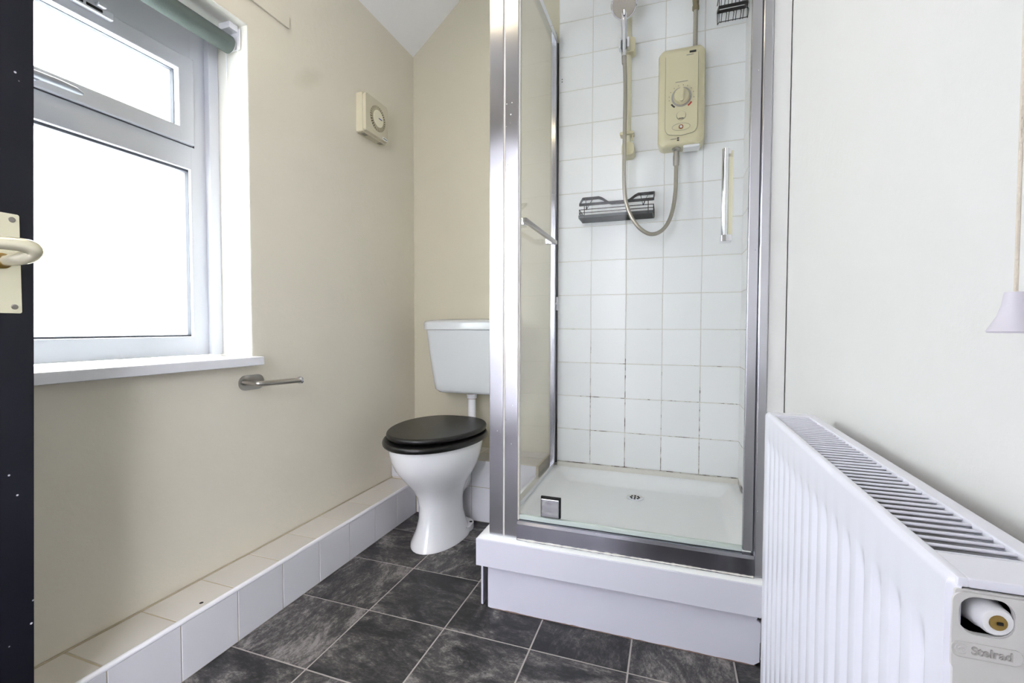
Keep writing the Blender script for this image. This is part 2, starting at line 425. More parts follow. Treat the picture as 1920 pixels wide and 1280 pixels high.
# hall beyond the doorway (behind the camera)
bm = B(); box(bm, -0.5, 2.0, -3.75, -3.65, -0.05, 2.5); box(bm, -0.6, -0.5, -3.75, YF - 0.1, -0.05, 2.5); box(bm, 2.0, 2.1, -3.75, YF - 0.1, -0.05, 2.5)
box(bm, -0.5, 0.0, YF - 0.1, YF - 0.02, -0.05, 2.5); box(bm, RW, 2.0, YF - 0.1, YF - 0.02, -0.05, 2.5)
struct('wall_hall', bm, 'hall', 'white hall walls seen from the doorway')
bm = B(); box(bm, -0.6, 2.1, -3.75, YF - 0.1, -0.06, 0.0); struct('floor_hall', bm, 'carpet', 'dark carpet in the hall outside the doorway')
bm = B(); box(bm, -0.6, 2.1, -3.75, YF - 0.1, 2.4, 2.5); struct('ceiling_hall', bm, 'hall', 'white hall ceiling outside the doorway')

# shower wall tiles: grout bed and individual tiles
bm = B(); box(bm, 0.742, RW, 0.0012, 0.008, 0.232, 2.5); grout_b = obj('grout', bm, 'grout', wall_back, flatshade=True)
tm = tile_mesh(0.1472, 0.006, 0.1472, 'tile')
for c in range(5):
    for k in range(15):
        piece('tile', tm, wall_back, (0.7419 + 0.15 * c + 0.075, 0.003 + random.uniform(-0.0003, 0.0003), 0.2416 + 0.15 * k + 0.075))
bm = B(); box(bm, RW - 0.0028, RW + 0.004, -0.70, 0.0, 0.232, 2.5); obj('grout', bm, 'grout', wall_right, flatshade=True)
tr = tile_mesh(0.006, 0.1472, 0.1472, 'tile'); trc = tile_mesh(0.006, 0.0972, 0.1472, 'tile')
for c in range(5):
    for k in range(15):
        y = -0.15 * c - 0.075 if c < 4 else -0.65
        piece('tile', tr if c < 4 else trc, wall_right, (RW - 0.0008, y, 0.2416 + 0.15 * k + 0.075))
bm = B()
for z in (1.9485, 1.9375): lathe(bm, (0.756, 0.0015, z), (0, -1, 0), [(0, 0.0022), (0.002, 0.0022)], 10)
obj('screw_hole', bm, 'dark', wall_back)

# white batten that packs out the shower frame, and the painted strip over the window
bm = B(); box(bm, 1.452, RW - 0.0022, -0.752, -0.700, 0.0, 2.5, 0.002); tag(obj('trim_1', bm, 'wall_r'), 'white painted batten between chrome shower frame and right wall', kind='structure')
bm = B(); box(bm, 0.0, 0.007, -1.95, -0.79, 1.845, 1.885, 0.003); tag(obj('trim_2', bm, 'wall_l'), 'cream painted strip on the wall above the window', kind='structure')

# tiled pipe boxing along the left wall and behind the toilet
BX, BZ, BYF, BBZ = 0.1354, 0.148, -0.207, 0.271
bm = B(); box(bm, 0.0, BX - 0.0016, YF, BYF, 0.0, BZ - 0.0012)
box_l = struct('trim_3', bm, 'grout_box', 'low white tiled pipe boxing running along the left wall')
FS, TS = [], []
n0 = -0.671
ys = [BYF] + [n0 - 0.151 * k for k in range(-3, 12) if YF < n0 - 0.151 * k < BYF - 0.01] + [YF]
for a, b in zip(ys, ys[1:]):
    if a - b < 0.02: continue
    piece('tile', tile_mesh(0.006, a - b - 0.002, BZ - 0.010, 'tile_box'), box_l, (BX - 0.003, (a + b) / 2, (BZ - 0.008) / 2))
n0 = -0.6745
ys = [BYF] + [n0 - 0.151 * k for k in range(-3, 12) if YF < n0 - 0.151 * k < BYF - 0.01] + [YF]
for a, b in zip(ys, ys[1:]):
    if a - b < 0.02: continue
    piece('tile', tile_mesh(BX - 0.011, a - b - 0.0036, 0.006, 'tile_top'), box_l, ((BX - 0.011) / 2 + 0.001, (a + b) / 2, BZ - 0.003))
bm = B(); tube(bm, [(BX - 0.006, YF, BZ - 0.0055), (BX - 0.006, BYF - 0.0005, BZ - 0.0055)], 0.0072, 12); obj('edge_trim', bm, 'trim', box_l)
bm = B(); box(bm, 0.0008, 0.006, YF, BYF, BZ - 0.001, BZ + 0.0035, 0.002); obj('sealant_bead', bm, 'grout_box', box_l)
bm = B(); lathe(bm, (0.108, -1.205, BZ), (0, 0, 1), [(0, 0.005), (0.0006, 0.004)], 8); obj('chip', bm, 'dark', box_l)
bm = B(); box(bm, 0.0, 0.712, BYF + 0.0014, 0.0, 0.0, BBZ - 0.0012)
box_b = struct('trim_4', bm, 'grout_box', 'white tiled pipe boxing behind the toilet pan')
xs = [0.0, 0.106, 0.257, 0.408, 0.559, 0.703]
for a, b in zip(xs, xs[1:]):
    for z0, z1 in ((0.0, 0.151), (0.151, BBZ - 0.0005)):
        piece('tile', tile_mesh(b - a - 0.0024, 0.006, z1 - z0 - 0.0024, 'tile_box'), box_b, ((a + b) / 2, BYF + 0.003, (z0 + z1) / 2))
    piece('tile', tile_mesh(b - a - 0.0024, 0.100, 0.006, 'tile_top'), box_b, ((a + b) / 2, BYF + 0.0575, BBZ - 0.003))
    piece('tile', tile_mesh(b - a - 0.0024, 0.094, 0.006, 'tile_top'), box_b, ((a + b) / 2, BYF + 0.157, BBZ - 0.003))

# ------------------------------------------------------------------ window
win = thing('window_1', 'white plastic framed window with obscured glass beside the black door', None, (-0.17, -1.40, WZ0), kind='structure')
XF = -0.140
bm = B()   # plastered reveal lining
box(bm, -T, -0.0005, WY1 - 0.003, WY1 + 0.002, WZ0, WZ1); box(bm, -T, -0.0005, WY0 - 0.002, WY0 + 0.003, WZ0, WZ1); box(bm, -T, -0.0005, WY0, WY1, WZ1 - 0.003, WZ1 + 0.002)
obj('reveal_lining', bm, 'reveal', win, flatshade=True)
def frame_ring(bm, y0, y1, z0, z1, w, x0, x1, bev=0.004, wb=None, wt=None):
    wb = wb or w; wt = wt or w
    box(bm, x0, x1, y0, y0 + w, z0, z1, bev); box(bm, x0, x1, y1 - w, y1, z0, z1, bev)
    e = 0.0004
    box(bm, x0 + e, x1 - e, y0 + w - bev * 1.5, y1 - w + bev * 1.5, z0 + e, z0 + wb, bev); box(bm, x0 + e, x1 - e, y0 + w - bev * 1.5, y1 - w + bev * 1.5, z1 - wt, z1 - e, bev)
bm = B()
frame_ring(bm, WY0 + 0.003, WY1 - 0.003, WZ0 + 0.004, WZ1 - 0.003, 0.080, -0.20, XF, 0.004, wb=0.058, wt=0.122)
box(bm, -0.1996, XF - 0.0004, WY0 + 0.077, WY1 - 0.077, 1.318, 1.388, 0.004)
obj('frame', bm, 'upvc', win)
bm = B(); box(bm, XF - 0.002, XF + 0.020, WY1 - 0.036, WY1 - 0.003, WZ0 + 0.004, WZ1 - 0.004, 0.003)
box(bm, XF - 0.002, XF + 0.020, WY0 + 0.003, WY0 + 0.036, WZ0 + 0.004, WZ1 - 0.004, 0.003); obj('cover_trim', bm, 'upvc', win)
bm = B(); frame_ring(bm, -1.776, -1.022, 1.388, 1.643, 0.046, -0.185, XF + 0.010, 0.005)
sash = obj('sash', bm, 'upvc', win)
bm = B(); frame_ring(bm, -1.779, -1.019, 1.385, 1.646, 0.0035, XF - 0.01, XF + 0.0012, 0.0003); obj('sash_gap_line', bm, 'gasket', sash)  # grey ring paints the dark of the groove around the sash
bm = B(); frame_ring(bm, -1.735, -1.063, 1.428, 1.602, 0.007, -0.168, -0.150, 0.001); obj('gasket', bm, 'gasket', sash)
bm = B(); frame_ring(bm, -1.775, -1.023, 0.815, 1.320, 0.009, -0.172, -0.150, 0.001); obj('glazing_bead', bm, 'gasket', win)
bm = B(); box(bm, -0.170, -0.164, -1.74, -1.058, 1.425, 1.606); obj('pane', bm, 'pane', sash, flatshade=True)
bm = B(); box(bm, -0.170, -0.164, -1.775, -1.023, 0.810, 1.325); obj('pane', bm, 'pane', win, flatshade=True)
bm = B(); tube(bm, [(XF + 0.012, -1.40, 1.404), (XF + 0.034, -1.40, 1.404)], 0.012, 12)
tube(bm, [(XF + 0.034, -1.425, 1.404), (XF + 0.036, -1.36, 1.4045), (XF + 0.034, -1.325, 1.404), (XF + 0.032, -1.312, 1.403)], [0.009, 0.0085, 0.0075, 0.004], 10)
obj('handle', bm, 'handle', sash)
bm = B(); box(bm, XF + 0.006, XF + 0.024, -1.56, -1.236, 1.620, 1.640, 0.004)
vent = obj('trickle_vent', bm, 'upvc', win)
bm = B()
for k in range(7):
    y = -1.262 - 0.040 * k; box(bm, XF + 0.0205, XF + 0.0246, y - 0.034, y, 1.6245, 1.6315)
obj('vent_slot', bm, 'dark', vent, flatshade=True)
bm = B(); box(bm, XF + 0.004, XF + 0.036, -1.276, -1.258, 1.634, 1.645, 0.003); obj('vent_lever', bm, 'upvc', vent)
bm = B(); box(bm, -0.145, 0.0395, WY0 - 0.02, -0.957 + 0.0, 0.731, 0.757, 0.003)
box(bm, 0.0, 0.0395, -0.96, -0.940, 0.731, 0.757, 0.003); obj('sill', bm, 'sill', win)

# roller blind
rb = thing('roller_blind', 'rolled up grey green roller blind in the top of window opening', 'blind', (-0.055, -1.4, 1.705))
bm = B(); lathe(bm, (-0.055, -1.835, 1.705), (0, 1, 0), [(0, 0.026), (0.868, 0.026)], 32); obj('fabric_roll', bm, 'blind', rb)
bm = B(); lathe(bm, (-0.055, -0.967, 1.705), (0, 1, 0), [(0, 0.021), (0.006, 0.021), (0.0075, 0.018)], 24); obj('end_cap', bm, 'white', rb)
bm = B(); box(bm, -0.080, -0.022, -0.9575, -0.9535, 1.690, 1.752, 0.0015); box(bm, -0.075, -0.030, -0.985, -0.9555, 1.742, 1.762, 0.002); obj('bracket', bm, 'white', rb)
bm = B(); box(bm, -0.080, -0.022, -1.845, -1.8375, 1.668, 1.762, 0.002); obj('bracket', bm, 'white', rb)
bm = B()
for dx in (-0.012, 0.016):
    x = -0.055 + dx * 1.7
    tube(bm, [(x, -0.9605, 1.70 - 0.0), (x + 0.002, -0.9600, 1.3), (x + 0.004, -0.9600, 0.98)], 0.0011, 6)
    for k in range(120): lathe(bm, (x + 0.0045 * k / 120, -0.9602, 1.69 - 0.006 * k), (0, 0, 1), [(-0.0018, 0.0008), (0, 0.0021), (0.0018, 0.0008)], 6)
obj('bead_chain', bm, 'white', rb)

# ------------------------------------------------------------------ door with its handle
door = thing('door_1', 'black painted door standing open at the left with lever handle', None, (0.19, -1.95, 0.0), kind='structure')
bm = B(); prism(bm, [(YF + 0.008, 0.006), (-1.577, 0.006), (-1.532, 1.99), (YF + 0.008, 1.99)], 'x', 0.170, 0.210, 0.002); obj('leaf', bm, 'door', door)
bm = B(); prism(bm, rrect(-1.596, 0.9505, 0.044, 0.161, 0.002), 'x', 0.2095, 0.2125, 0.0008); plate = obj('backplate', bm, 'brass', door)
for y in (-1.583, -1.609):
    for z in (1.0215, 0.8805):
        bm = B(); lathe(bm, (0.2122, y, z), (1, 0, 0), [(0, 0.0044), (0.0008, 0.0044), (0.0016, 0.003)], 14); obj('screw', bm, 'screw', plate)
bm = B(); lathe(bm, (0.2122, -1.598, 0.953), (1, 0, 0), [(0, 0.0125), (0.006, 0.0125), (0.010, 0.009), (0.016, 0.008)], 20); obj('rose', bm, 'brass2', door)
bm = B()
tube(bm, catmull([(0.222, -1.598, 0.953), (0.243, -1.595, 0.954), (0.262, -1.587, 0.959), (0.2735, -1.585, 0.968), (0.275, -1.596, 0.974), (0.270, -1.625, 0.974), (0.262, -1.665, 0.967), (0.258, -1.70, 0.964), (0.260, -1.715, 0.968)], 5),
     [0.0075 + 0.004 * math.sin(math.pi * min(1, k / 30)) for k in range(41)], 14)
obj('lever', bm, 'brass', door)

# ------------------------------------------------------------------ toilet
TX = 0.363
def egg(z, yf, yb, hw, n=40, sq=0.0, cx=TX - 0.013):
    # pointed to the front (-y), blunt at the back
    out = []
    yc = yb - (yb - yf) * 0.42
    for k in range(n):
        a = 2 * math.pi * k / n; c, s = math.cos(a), math.sin(a)
        y = yc + (s * (yb - yc) if s > 0 else s * (yc - yf))
        e = 1.0 - sq * (s if s > 0 else 0)
        x = cx + hw * (abs(c) ** e) * (1 if c >= 0 else -1)
        out.append((x, y, z))
    return out
PX = TX - 0.013
toilet = thing('toilet', 'white toilet pan on pedestal foot with black seat, in front of boxing', 'toilet', (PX, -0.40, 0.0))
bm = B()
rings = [egg(0.001, -0.548, -0.222, 0.104), egg(0.012, -0.546, -0.224, 0.103), egg(0.03, -0.535, -0.235, 0.094), egg(0.06, -0.520, -0.245, 0.083), egg(0.10, -0.506, -0.255, 0.076),
         egg(0.15, -0.502, -0.26, 0.076), egg(0.19, -0.512, -0.255, 0.084), egg(0.23, -0.540, -0.245, 0.103), egg(0.27, -0.578, -0.235, 0.130), egg(0.31, -0.612, -0.225, 0.152), egg(0.35, -0.632, -0.215, 0.166),
         egg(0.385, -0.640, -0.208, 0.172), egg(0.400, -0.641, -0.206, 0.173), egg(0.406, -0.637, -0.208, 0.169)]
loft(bm, rings)
# outlet behind the bowl, running down to the boxing
def ell(cx, y, z, rx, rz, n=24): return [(cx + rx * math.cos(2 * math.pi * k / n), y, z + rz * math.sin(2 * math.pi * k / n)) for k in range(n)]
loft(bm, [ell(PX, -0.36, 0.24, 0.085, 0.13), ell(PX, -0.29, 0.24, 0.078, 0.125), ell(PX, -0.245, 0.225, 0.068, 0.105), ell(PX, -0.210, 0.20, 0.058, 0.075)])
box(bm, PX - 0.075, PX + 0.075, -0.31, -0.180, 0.335, 0.402, 0.018, 3)
pan = obj('pan', bm, 'porcelain', toilet, ang=60)
# fixing ears with screw holes
bm = B(); prism(bm, rrect(PX, -0.295, 0.200, 0.120, 0.05), 'z', 0.001, 0.026, 0.004); obj('foot_flange', bm, 'porcelain', pan)
for sy, sx in ((-0.335, 0.088), (-0.275, 0.086)):
    for s in (-1, 1):
        bm = B(); lathe(bm, (PX + s * sx, sy, 0.0262), (0, 0, 1), [(0, 0.0065), (0.0008, 0.0065)], 14); obj('screw_hole', bm, 'dark', pan)
def slab(z0, z1, yf, yb, hw, r=0.006, sq=0.25):
    rs = []
    for t, d in ((0, r), (0.12, r * 0.4), (0.35, 0), (0.65, 0), (0.88, r * 0.4), (1, r * 1.4)):
        rs.append(egg(z0 + (z1 - z0) * t, yf + d, yb - d, hw - d, 48, sq))
    b = B(); loft(b, rs); return b
obj('seat', slab(0.407, 0.429, -0.668, -0.190, 0.190, 0.006), 'seat', toilet, ang=50)
obj('lid', slab(0.435, 0.456, -0.650, -0.182, 0.181, 0.007), 'seat', toilet, ang=50)
for s in (-1, 1):
    bm = B(); tube(bm, [(PX + s * 0.075 - 0.02, -0.205, 0.432), (PX + s * 0.075 + 0.02, -0.205, 0.432)], 0.009, 12)
    tube(bm, [(PX + s * 0.075, -0.205, 0.403), (PX + s * 0.075, -0.205, 0.432)], 0.007, 12); obj('hinge', bm, 'seat', toilet)
for s, y in ((-1, -0.56), (1, -0.56)):
    bm = B(); lathe(bm, (PX + s * 0.10, y, 0.429), (0, 0, 1), [(0, 0.009), (0.006, 0.008)], 12); obj('buffer', bm, 'seat', toilet)

cis = thing('cistern', 'white ceramic cistern with flat lid on the wall behind the toilet', 'cistern', (TX, -0.095, 0.55))
def cr(z, hw, yf, r=0.03): return [(x, y, z) for x, y in rrect(TX, yf / 2 - 0.0005, 2 * hw, -yf - 0.001, r, 6)]
bm = B(); loft(bm, [cr(0.548, 0.120, -0.150), cr(0.553, 0.142, -0.172), cr(0.566, 0.157, -0.181), cr(0.60, 0.163, -0.184), cr(0.72, 0.180, -0.190), cr(0.836, 0.194, -0.195)]); obj('tank', bm, 'porcelain2', cis, ang=60)
bm = B(); loft(bm, [cr(0.837, 0.196, -0.196), cr(0.838, 0.202, -0.202), cr(0.866, 0.203, -0.203), cr(0.874, 0.199, -0.199), cr(0.880, 0.180, -0.182, 0.04), cr(0.886, 0.12, -0.13, 0.05)]); obj('tank_lid', bm, 'porcelain2', cis, ang=60)
fp = thing('flush_pipe', 'white flush pipe with rust ringed nut between cistern and pan', 'pipe', (TX, -0.10, 0.40))
bm = B(); tube(bm, [(TX, -0.10, 0.533), (TX, -0.10, 0.40), (TX, -0.105, 0.375), (TX, -0.125, 0.358), (TX, -0.150, 0.352), (TX, -0.181, 0.352)], 0.0175, 16); obj('pipe', bm, 'white', fp)
bm = B(); lathe(bm, (TX, -0.10, 0.520), (0, 0, 1), [(0, 0.020), (0.002, 0.022), (0.025, 0.025), (0.0275, 0.025)], 20); nut = obj('nut', bm, 'white', fp)
bm = B()
for z, r in ((0.5195, 0.0212), (0.5425, 0.0262)): lathe(bm, (TX, -0.10, z), (0, 0, 1), [(0, r), (0.003, r)], 20)
obj('rust_ring', bm, 'rust', nut)

# ------------------------------------------------------------------ shower tray
tray = thing('shower_tray', 'raised white shower tray with plain front on a plinth panel', 'shower tray', (1.08, -0.40, 0.0))
TX0, TX1, TY0, TY1, TZ = 0.680, 1.489, -0.780, -0.001, 0.222
def sst(t): t = max(0, min(1, t)); return t * t * (3 - 2 * t)
bm = B(); NX, NY = 46, 46; g = []
for i in range(NX + 1):
    row = []
    for j in range(NY + 1):
        x = TX0 + (TX1 - TX0) * i / NX; y = TY0 + (TY1 - TY0) * j / NY
        d = min(x - TX0 - 0.075, TX1 - 0.030 - x, y - TY0 - 0.085, TY1 - 0.018 - y)
        dd = math.hypot(x - 1.10, y + 0.19)
        z = TZ - 0.036 * sst(d / 0.05) - 0.010 * max(0, 1 - dd / 0.5) * sst(d / 0.05)
        e = min(x - TX0, y - TY0)
        if e < 0.008: z -= 0.008 * (1 - math.sqrt(max(0, 1 - (1 - e / 0.008) ** 2)))
        row.append(bm.verts.new((x, y, z)))
    g.append(row)
for i in range(NX):
    for j in range(NY): bm.faces.new((g[i][j], g[i + 1][j], g[i + 1][j + 1], g[i][j + 1]))
obj('basin', bm, 'acrylic', tray, ang=60)
bm = B(); t_ = 0.008
box(bm, TX0, TX1, TY0, TY0 + t_, 0.134, TZ - 0.0065, 0.002); obj('skirt', bm, 'skirt', tray); bm = B(); box(bm, TX0, TX0 + t_, TY0 + 0.002, TY1, 0.134, TZ - 0.0065, 0.002)
obj('skirt', bm, 'skirt', tray)
bm = B()
prism(bm, [(0.712, 0.003), (0.722, 0.0005), (1.432, 0.0005), (1.4465, 0.012), (1.4445, 0.060), (1.4475, 0.062), (1.4475, 0.112), (1.436, 0.118), (1.446, 0.1335), (0.712, 0.1335)], 'y', -0.762, -0.752, 0.001)
obj('plinth_panel', bm, 'panel', tray)
bm = B(); pts, rad_ = [], []
for k in range(70):
    pts.append((0.722 + 0.715 * k / 69, -0.7625, 0.0012)); rad_.append(0.0006 + 0.0022 * random.random() * abs(math.sin(k * 0.21)))
tube(bm, pts, rad_, 6); obj('floor_sealant', bm, 'dirt', tray)
bm = B(); box(bm, 0.686, 0.692, -0.752, BYF - 0.001, 0.0005, 0.1335); obj('plinth_panel', bm, 'panel', tray)
bm = B(); box(bm, 0.72, 1.47, -0.70, -0.02, 0.0, 0.13); obj('underside_dark_fill', bm, 'dark', tray)  # black block paints the shadow of the hollow under the tray
bm = B(); box(bm, 0.745, RW - 0.003, -0.012, -0.0015, TZ - 0.004, 0.2415, 0.003); obj('sealant_bead', bm, 'caulk', tray)
DRX, DRY = 1.100, -0.178; DZ = TZ - 0.046
bm = B(); lathe(bm, (DRX, DRY, DZ), (0, 0, 1), [(0, 0.033), (0.003, 0.033), (0.0042, 0.029), (0.0035, 0.024)], 32); drain = obj('drain', bm, 'chrome2', tray)
bm = B()
for k in range(8):
    a = 2 * math.pi * k / 8; lathe(bm, (DRX + 0.016 * math.cos(a), DRY + 0.016 * math.sin(a), DZ + 0.0036), (0, 0, 1), [(0, 0.0042), (0.0008, 0.0042)], 10)
lathe(bm, (DRX, DRY, DZ + 0.0036), (0, 0, 1), [(0, 0.004), (0.0008, 0.004)], 10)
obj('drain_hole', bm, 'dark', drain)

# ------------------------------------------------------------------ shower enclosure
YP = -0.754; TOP = 2.125; Z0 = TZ + 0.0005
enc = thing('shower_enclosure', 'chrome framed glass shower enclosure standing on the white tray', 'shower screen', (1.08, -0.40, Z0))
bm = B(); box(bm, 0.713, 0.757, YP, YP + 0.040, Z0, TOP, 0.0025); obj('corner_post', bm, 'chrome', enc)
bm = B(); box(bm, 0.7615, 0.803, YP, YP + 0.026, Z0, TOP, 0.0025); obj('hinge_post', bm, 'chrome', enc)
bm = B(); box(bm, 0.7565, 0.762, YP + 0.003, YP + 0.02, Z0, TOP - 0.002); obj('post_seal', bm, 'caulk', enc); bm = B(); box(bm, 0.803, 0.8065, YP + 0.004, YP + 0.018, Z0 + 0.05, TOP - 0.04); obj('post_seal', bm, 'caulk', enc)
bm = B(); prism(bm, [(-0.763, Z0), (-0.763, 0.270), (-0.757, 0.277), (-0.744, 0.279), (-0.738, 0.262), (-0.738, Z0)], 'x', 0.8035, 1.4295, 0.0); obj('bottom_rail', bm, 'chrome_rail', enc)
bm = B(); pts, rad_ = [], []
for k in range(90):
    pts.append((0.806 + 0.622 * k / 89, -0.7640, Z0 + 0.0038)); rad_.append(0.0012 + 0.0022 * random.random() * (0.4 + 0.6 * abs(math.sin(k * 0.13))))
tube(bm, pts, rad_, 6); obj('limescale', bm, 'caulk', enc)
bm = B(); box(bm, 0.803, 1.4295, YP, YP + 0.026, TOP - 0.045, TOP, 0.0025); obj('top_rail', bm, 'chrome_rail', enc)
bm = B(); box(bm, 1.4045, 1.4272, -0.752, -0.733, 0.285, TOP - 0.05, 0.002); obj('door_stile', bm, 'chrome', enc)
bm = B(); box(bm, 1.4290, 1.4515, -0.757, -0.715, Z0, TOP, 0.004, 3); obj('wall_profile', bm, 'chrome', enc)
bm = B(); box(bm, 1.4262, 1.4296, -0.748, -0.735, Z0, TOP - 0.01); obj('magnetic_strip', bm, 'gasket', enc)
bm = B(); box(bm, 0.806, 1.407, -0.746, -0.740, 0.292, TOP - 0.046); obj('door_glass', bm, 'glass', enc, flatshade=True)
bm = B(); box(bm, 0.806, 1.404, -0.749, -0.737, 0.2795, 0.293, 0.002); obj('door_drip_seal', bm, 'seal', enc)
bm = B(); box(bm, 0.724, 0.730, YP + 0.038, -0.024, 0.240, TOP - 0.02); obj('side_glass', bm, 'glass', enc, flatshade=True)
bm = B(); box(bm, 0.716, 0.738, YP + 0.040, -0.012, Z0, 0.243, 0.002); obj('side_bottom_rail', bm, 'chrome2', enc)
bm = B(); box(bm, 0.716, 0.738, YP + 0.040, -0.030, TOP - 0.03, TOP, 0.002); obj('side_top_rail', bm, 'chrome2', enc)
bm = B(); box(bm, 0.7165, 0.737, -0.036, -0.0005, Z0 + 0.02, TOP + 0.012, 0.002); obj('wall_profile', bm, 'chrome', enc)
bm = B(); box(bm, 0.737, 0.7415, -0.010, -0.0005, 0.236, TOP - 0.02); obj('sealant_bead', bm, 'dark', enc)
# pivot block
bm = B(); box(bm, 0.876, 0.928, -0.756, -0.7465, 0.300, 0.352, 0.002); obj('pivot_clamp', bm, 'chrome2', enc); bm = B(); box(bm, 0.876, 0.928, -0.7395, -0.731, 0.300, 0.352, 0.002); piv = obj('pivot_clamp', bm, 'chrome2', enc)
bm = B(); box(bm, 0.8725, 0.9315, -0.7470, -0.7390, 0.296, 0.356, 0.001); obj('pivot_gasket', bm, 'dark', piv)
# door handle
bm = B(); tube(bm, [(1.348, -0.772, 1.071), (1.348, -0.772, 1.290)], 0.0080, 16); hdl = obj('door_handle', bm, 'chrome2', enc)
bm = B(); box(bm, 1.3520, 1.3680, -0.7520, -0.7462, 1.080, 1.292, 0.001); obj('handle_strip', bm, 'cream2', hdl)  # cream strip beside the bar, against the glass
bm = B(); box(bm, 1.3400, 1.3640, -0.781, -0.7462, 1.062, 1.079, 0.002); obj('handle_foot', bm, 'chrome2', hdl)
bm = B(); box(bm, 1.3440, 1.3600, -0.775, -0.7462, 1.276, 1.290, 0.002); obj('handle_foot', bm, 'chrome2', hdl)
# towel bar on the side panel, inside
bm = B(); box(bm, 0.757, 0.771, -0.575, -0.135, 1.196, 1.212, 0.003); bar = obj('towel_bar', bm, 'steel', enc)
for y in (-0.54, -0.17):
    bm = B(); box(bm, 0.7302, 0.760, y - 0.012, y + 0.012, 1.192, 1.216, 0.003); obj('bar_bracket', bm, 'chrome2', bar)
bm = B(); box(bm, 0.7375, 0.7460, -0.018, -0.0008, 0.925, 0.985, 0.002); box(bm, 0.7375, 0.744, -0.036, -0.015, 0.950, 0.958, 0.001); obj('catch', bm, 'white', enc)

# ------------------------------------------------------------------ shower unit
es = thing('electric_shower', 'aged cream electric shower unit with round dial on the tiled wall', 'shower heater', (1.2535, 0.0, 1.57))
EX0, EX1, EZ0, EZ1 = 1.166, 1.341, 1.572, 1.950
bm = B()
def es_ring(y, d, bow): 
    o = []
    for x, z in rrect((EX0 + EX1) / 2, (EZ0 + EZ1) / 2, EX1 - EX0 - 2 * d, EZ1 - EZ0 - 2 * d, 0.022, 6):
        t = (x - (EX0 + EX1) / 2) / 0.0875
        up = 0.007 * (1 - t * t) if z > 1.85 else (-0.006 * (1 - t * t) if z < 1.62 else 0)
        o.append((x, y + bow * t * t, z + up))
    return o
loft(bm, [es_ring(-0.0002, 0.002, 0), es_ring(-0.055, 0.0, 0.0), es_ring(-0.072, 0.004, 0.004), es_ring(-0.081, 0.013, 0.008), es_ring(-0.084, 0.028, 0.007)])
body = obj('casing', bm, 'cream', es, ang=35)
FX = 1.2535
bm = B()
o_ = [(FX - 0.060, 1.915), (FX - 0.060, 1.640)] + [(FX - 0.060 + 0.02 * (1 - math.cos(a)), 1.640 - 0.030 * math.sin(a)) for a in (0.5, 1.0, 1.57)] + [(FX, 1.604)] + [(FX + 0.060 - 0.02 * (1 - math.cos(a)), 1.640 - 0.030 * math.sin(a)) for a in (1.57, 1.0, 0.5)] + [(FX + 0.060, 1.640), (FX + 0.060, 1.915)]
prism(bm, o_, 'y', -0.0862, -0.080, 0.001); obj('front_panel', bm, 'cream', es)
bm = B()
pts = [(x, -0.0862, z) for x, z in o_]; tube(bm, pts, 0.0008, 6); obj('panel_groove', bm, 'grey', es)
YE = -0.0862; DX, DZ_ = 1.2535, 1.752
bm = B(); lathe(bm, (DX, YE, DZ_), (0, -1, 0), [(0, 0.037), (0.003, 0.037), (0.0035, 0.034)], 36); obj('dial_ring', bm, 'steel', es)
bm = B(); lathe(bm, (DX, YE - 0.003, DZ_), (0, -1, 0), [(0, 0.031), (0.012, 0.029), (0.015, 0.026)], 36)
prism(bm, rrect(DX, DZ_, 0.015, 0.052, 0.006), 'y', YE - 0.0175, YE - 0.028, 0.002); obj('dial', bm, 'cream', es)
def arc_bar(bm, r, a0, a1, w, cx=DX, cz=DZ_, y=YE):
    n = 8; o = []
    for k in range(n + 1): a = math.radians(a0 + (a1 - a0) * k / n); o.append((cx + (r + w) * math.cos(a), cz + (r + w) * math.sin(a)))
    for k in range(n, -1, -1): a = math.radians(a0 + (a1 - a0) * k / n); o.append((cx + r * math.cos(a), cz + r * math.sin(a)))
    prism(bm, o, 'y', y - 0.0006, y)
bm = B(); arc_bar(bm, 0.0405, 212, 236, 0.006); obj('cold_mark', bm, 'navy', es)
bm = B(); arc_bar(bm, 0.0405, 304, 328, 0.006); obj('hot_mark', bm, 'red', es)
bm = B()
for a in (-8, 18, 40, 62, 82, 104, 126, 150, 172, 190): lathe(bm, (DX + 0.046 * math.cos(math.radians(a)), YE, DZ_ + 0.046 * math.sin(math.radians(a))), (0, -1, 0), [(0, 0.0014), (0.0005, 0.0014)], 8)
obj('dial_tick', bm, 'navy', es)
bm = B(); prism(bm, rrect(DX, 1.8115, 0.046, 0.0026, 0.001), 'y', YE - 0.0005, YE); prism(bm, rrect(1.283, 1.910, 0.026, 0.003, 0.001), 'y', YE - 0.0005, YE + 0.0005)
prism(bm, rrect(1.226, 1.5935, 0.022, 0.0018, 0.0008), 'y', -0.0853, -0.083); obj('print_mark', bm, 'grey', es)
bm = B(); prism(bm, rrect(1.293, 1.922, 0.024, 0.0055, 0.001), 'y', -0.0866, -0.080)
for z in (1.5955, 1.5875): prism(bm, rrect(1.243, z, 0.0075, 0.004, 0.001), 'y', -0.0856, -0.082)
prism(bm, rrect(DX, 1.693, 0.018, 0.0035, 0.0012), 'y', YE - 0.0005, YE); prism(bm, rrect(DX, 1.6685, 0.018, 0.0035, 0.0012), 'y', YE - 0.0042, YE); obj('print_mark', bm, 'navy', es)
bm = B(); prism(bm, circ(DX, 1.6805, 0.0165, 0.0165), 'y', YE - 0.004, YE, 0.001); obj('power_knob', bm, 'cream', es)
